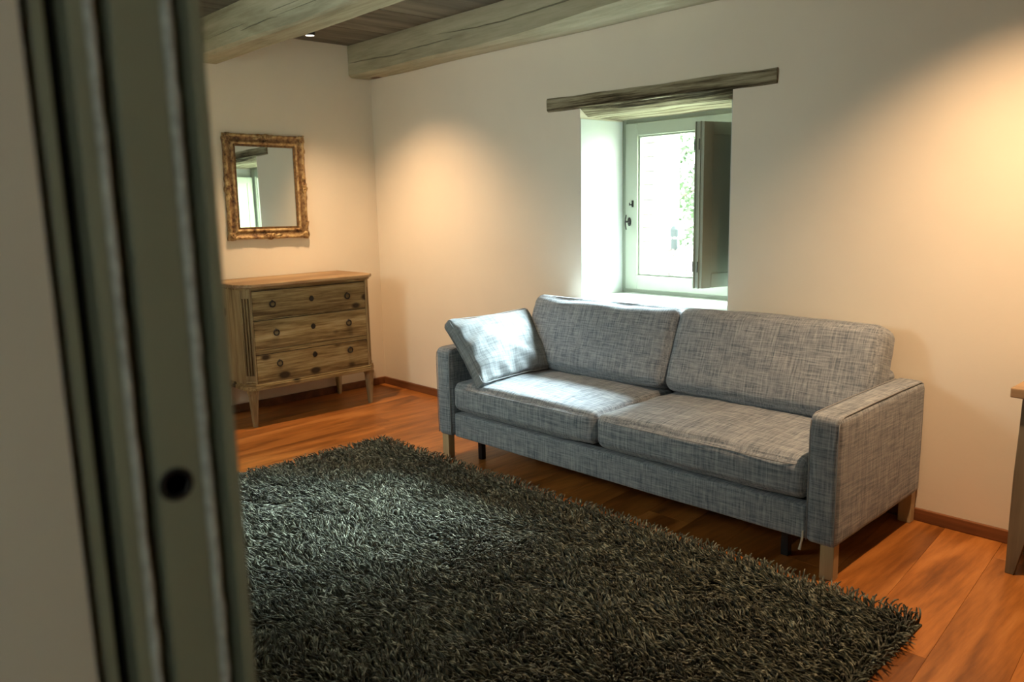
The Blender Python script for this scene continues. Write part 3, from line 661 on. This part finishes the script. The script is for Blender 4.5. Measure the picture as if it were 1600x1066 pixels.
# at the edges the pile falls outwards
for dist, dirn in ((X - RX0, PI), (RX1 - X, 0.0), (RY1 - Y, PI / 2), (Y - RY0, -PI / 2)):
    k = np.clip(1 - dist / .05, 0, 1); dx = np.cos(ang) * (1 - k) + math.cos(dirn) * k * 1.3; dy = np.sin(ang) * (1 - k) + math.sin(dirn) * k * 1.3; ang = np.arctan2(dy, dx)
Ln = rng.uniform(.038, .060, n); lean = np.clip(.62 + .25 * sn(X, Y, 18, 7.0) + rng.normal(0, .12, n), .15, .97)
hgt = np.sqrt(np.clip(1 - lean ** 2, .04, 1)) * Ln * .85 + .008
dirx, diry = np.cos(ang), np.sin(ang); K = 5
ts = np.linspace(0, 1, K); rad = np.array([1.0, 1.15, 1.15, 1.0, .55]) * .0029; sw = rng.normal(0, .006, n)
path = []
for t in ts:
    f = lean * Ln * (t ** 1.35); side = sw * math.sin(t * PI * 1.2)
    px = X + dirx * f - diry * side; py = Y + diry * f + dirx * side; pz = .005 + hgt * (1.75 * t - .85 * t * t) ; path.append(np.stack([px, py, pz], 1))
path = np.array(path)             # K,n,3
tan = np.gradient(path, axis=0); tan /= np.linalg.norm(tan, axis=2, keepdims=True)
sd_ = np.cross(tan, np.array([0, 0, 1.0]) + np.stack([dirx * 0 + .01, diry * 0, dirx * 0], 1)); sd_ /= np.linalg.norm(sd_, axis=2, keepdims=True) + 1e-9
up_ = np.cross(sd_, tan); tw = rng.uniform(0, 2 * PI, n)[None, :, None]
V = np.zeros((n, K, 3, 3), np.float32)
for j in range(3):
    a = tw + 2 * PI * j / 3; V[:, :, j, :] = np.transpose(path + (sd_ * np.cos(a) + up_ * np.sin(a)) * rad[:, None, None], (1, 0, 2))
V[..., 0] -= ox; V[..., 1] -= oy; V[..., 2] = np.maximum(V[..., 2], .0012)
base = (np.arange(n) * K * 3)[:, None]; q = []
for k in range(K - 1):
    for j in range(3):
        j2 = (j + 1) % 3; q.append([k * 3 + j, k * 3 + j2, (k + 1) * 3 + j2, (k + 1) * 3 + j])
q = np.array(q); quads = (base[:, :, None] + q[None]).reshape(-1, 4)
me = bpy.data.meshes.new('pile'); me.vertices.add(n * K * 3); me.vertices.foreach_set('co', V.reshape(-1)); nf = len(quads)
me.loops.add(nf * 4); me.loops.foreach_set('vertex_index', quads.reshape(-1).astype(np.int32)); me.polygons.add(nf); me.polygons.foreach_set('loop_start', np.arange(0, nf * 4, 4, dtype=np.int32))
try: me.polygons.foreach_set('loop_total', np.full(nf, 4, np.int32))
except Exception: pass
me.polygons.foreach_set('use_smooth', np.ones(nf, bool)); me.update(calc_edges=True)
finish('pile', me, M['yarn'], rug, kind='stuff'); rug.rotation_euler.z = .018

# ================================================================== OUTSIDE THE WINDOW
tag(obj('ground', B(-40, 30, .6, 60, -4.2, -4.0), M['field']), kind='structure')
# stone gable corner
sw_ = tag(empty('stone_wall', (-1.7, 5.0, 0)), 'pale stone gable wall seen through the left side of the window glass', 'building')
obj('wall_core', B(-1.2, .28, .04, .6, -4, 3.4), M['stone'], sw_)
zz = -.6; i = 0
while zz < 3.3:
    h = random.uniform(.15, .2); off = .12 if i % 2 else 0
    xe = .34 + (.0 if i % 2 else .02); x = xe
    while x > -.9:
        w = random.uniform(.22, .4); obj('stone', B(x - w + .008, x, -.01 - random.uniform(0, .02), .08, zz, zz + h - .012), M['stone'], sw_, bevel=.008, seg=1); x -= w
    zz += h; i += 1
# tiled lean-to roof
rf = tag(empty('tiled_roof', (-1.6, 4.2, .33)), 'low clay tiled roof outside, at the foot of the view through the window', 'roof')
rf.rotation_euler = (math.radians(23), 0, 0)
obj('roof_deck', B(-.6, 1.9, 0, .95, -.06, -.01), M['bark'], rf)
bm0 = bmesh.new(); pr = []
for k in range(7): a = PI * k / 6; pr.append((.055 * math.cos(a), .045 * math.sin(a)))
loft(bm0, [[(x * (1.0 if y == 0 else .82), y, z + .012 * (y == 0)) for x, z in pr] + [(x * (1.0 if y == 0 else .82) * .85, y, z * .8 + .012 * (y == 0)) for x, z in pr[::-1]] for y in (0, .24)])
bmesh.ops.recalc_face_normals(bm0, faces=bm0.faces); mt = bpy.data.meshes.new('roof_tile'); bm0.to_mesh(mt); bm0.free(); mt.materials.append(M['tile'])
for r in range(8):
    for c in range(30):
        o = bpy.data.objects.new('roof_tile', mt); C.objects.link(o); o.parent = rf; o.scale = (.62, .58, .6); o.location = (-.56 + c * .080, r * .115, random.uniform(0, .006)); o.rotation_euler = (0, 0, random.uniform(-.05, .05))
vp = tag(empty('vent_pipe', (-1.04, 4.98, .66)), 'short dark vent pipe standing on the roof outside the window', 'vent')
bm = bmesh.new(); disc_lathe(bm, [(.045, 0), (.045, .14), (.001, .14)], 'z', (0, 0, 0), 16); obj('pipe', bm, M['vent'], vp, smooth=False)
bm = bmesh.new(); disc_lathe(bm, [(.052, .17), (.052, .26), (.03, .30), (.001, .305)], 'z', (0, 0, 0), 16); tube(bm, [(.03, 0, .13), (.03, 0, .18)], .006, 6); tube(bm, [(-.03, 0, .13), (-.03, 0, .18)], .006, 6); obj('cowl', bm, M['vent'], vp)
# tree
tr_ = tag(empty('tree', (-6.5, 11.5, -4.0)), 'leafy green tree standing beyond the roof outside the window', 'tree')
bm = bmesh.new(); tube(bm, [(0, 0, 0), (.1, 0, 2), (0, .1, 4), (.1, .1, 6)], [.22, .18, .13, .06], 10)
for k in range(12):
    a = k * 2.4; z = 2.6 + .28 * k; tube(bm, [(0, 0, z), (.8 * math.cos(a), .8 * math.sin(a), z + .5), (1.8 * math.cos(a), 1.8 * math.sin(a), z + 1.0)], [.06, .04, .012], 6)
obj('trunk', bm, M['bark'], tr_, smooth=True)
NL = 16000; th = rng.uniform(0, 2 * PI, NL); ph = np.arccos(rng.uniform(-1, 1, NL)); rr = rng.uniform(.25, 1, NL) ** .5
lob = 1 + .16 * np.sin(3 * th + 2 * ph) + .12 * np.sin(7 * th)
c0 = np.stack([2.5 * rr * lob * np.sin(ph) * np.cos(th), 2.5 * rr * lob * np.sin(ph) * np.sin(th), 4.9 + 2.4 * rr * lob * np.cos(ph)], 1)
# thin out into clusters
kp = (np.sin(c0[:, 0] * 4.1 + 1) + np.sin(c0[:, 1] * 3.7) + np.sin(c0[:, 2] * 4.7 + 2)) > -.5; c0 = c0[kp]; NL = len(c0)
a1 = rng.normal(size=(NL, 3)); a1 /= np.linalg.norm(a1, axis=1, keepdims=True); a2 = np.cross(a1, rng.normal(size=(NL, 3))); a2 /= np.linalg.norm(a2, axis=1, keepdims=True)
ls = rng.uniform(.05, .09, NL)[:, None]; V = np.stack([c0 - a1 * ls, c0 + a2 * ls * .5, c0 + a1 * ls, c0 - a2 * ls * .5], 1).astype(np.float32)
me = bpy.data.meshes.new('foliage'); me.from_pydata(V.reshape(-1, 3).tolist(), [], np.arange(NL * 4).reshape(-1, 4).tolist())
finish('foliage', me, M['leaf'], tr_, kind='stuff')
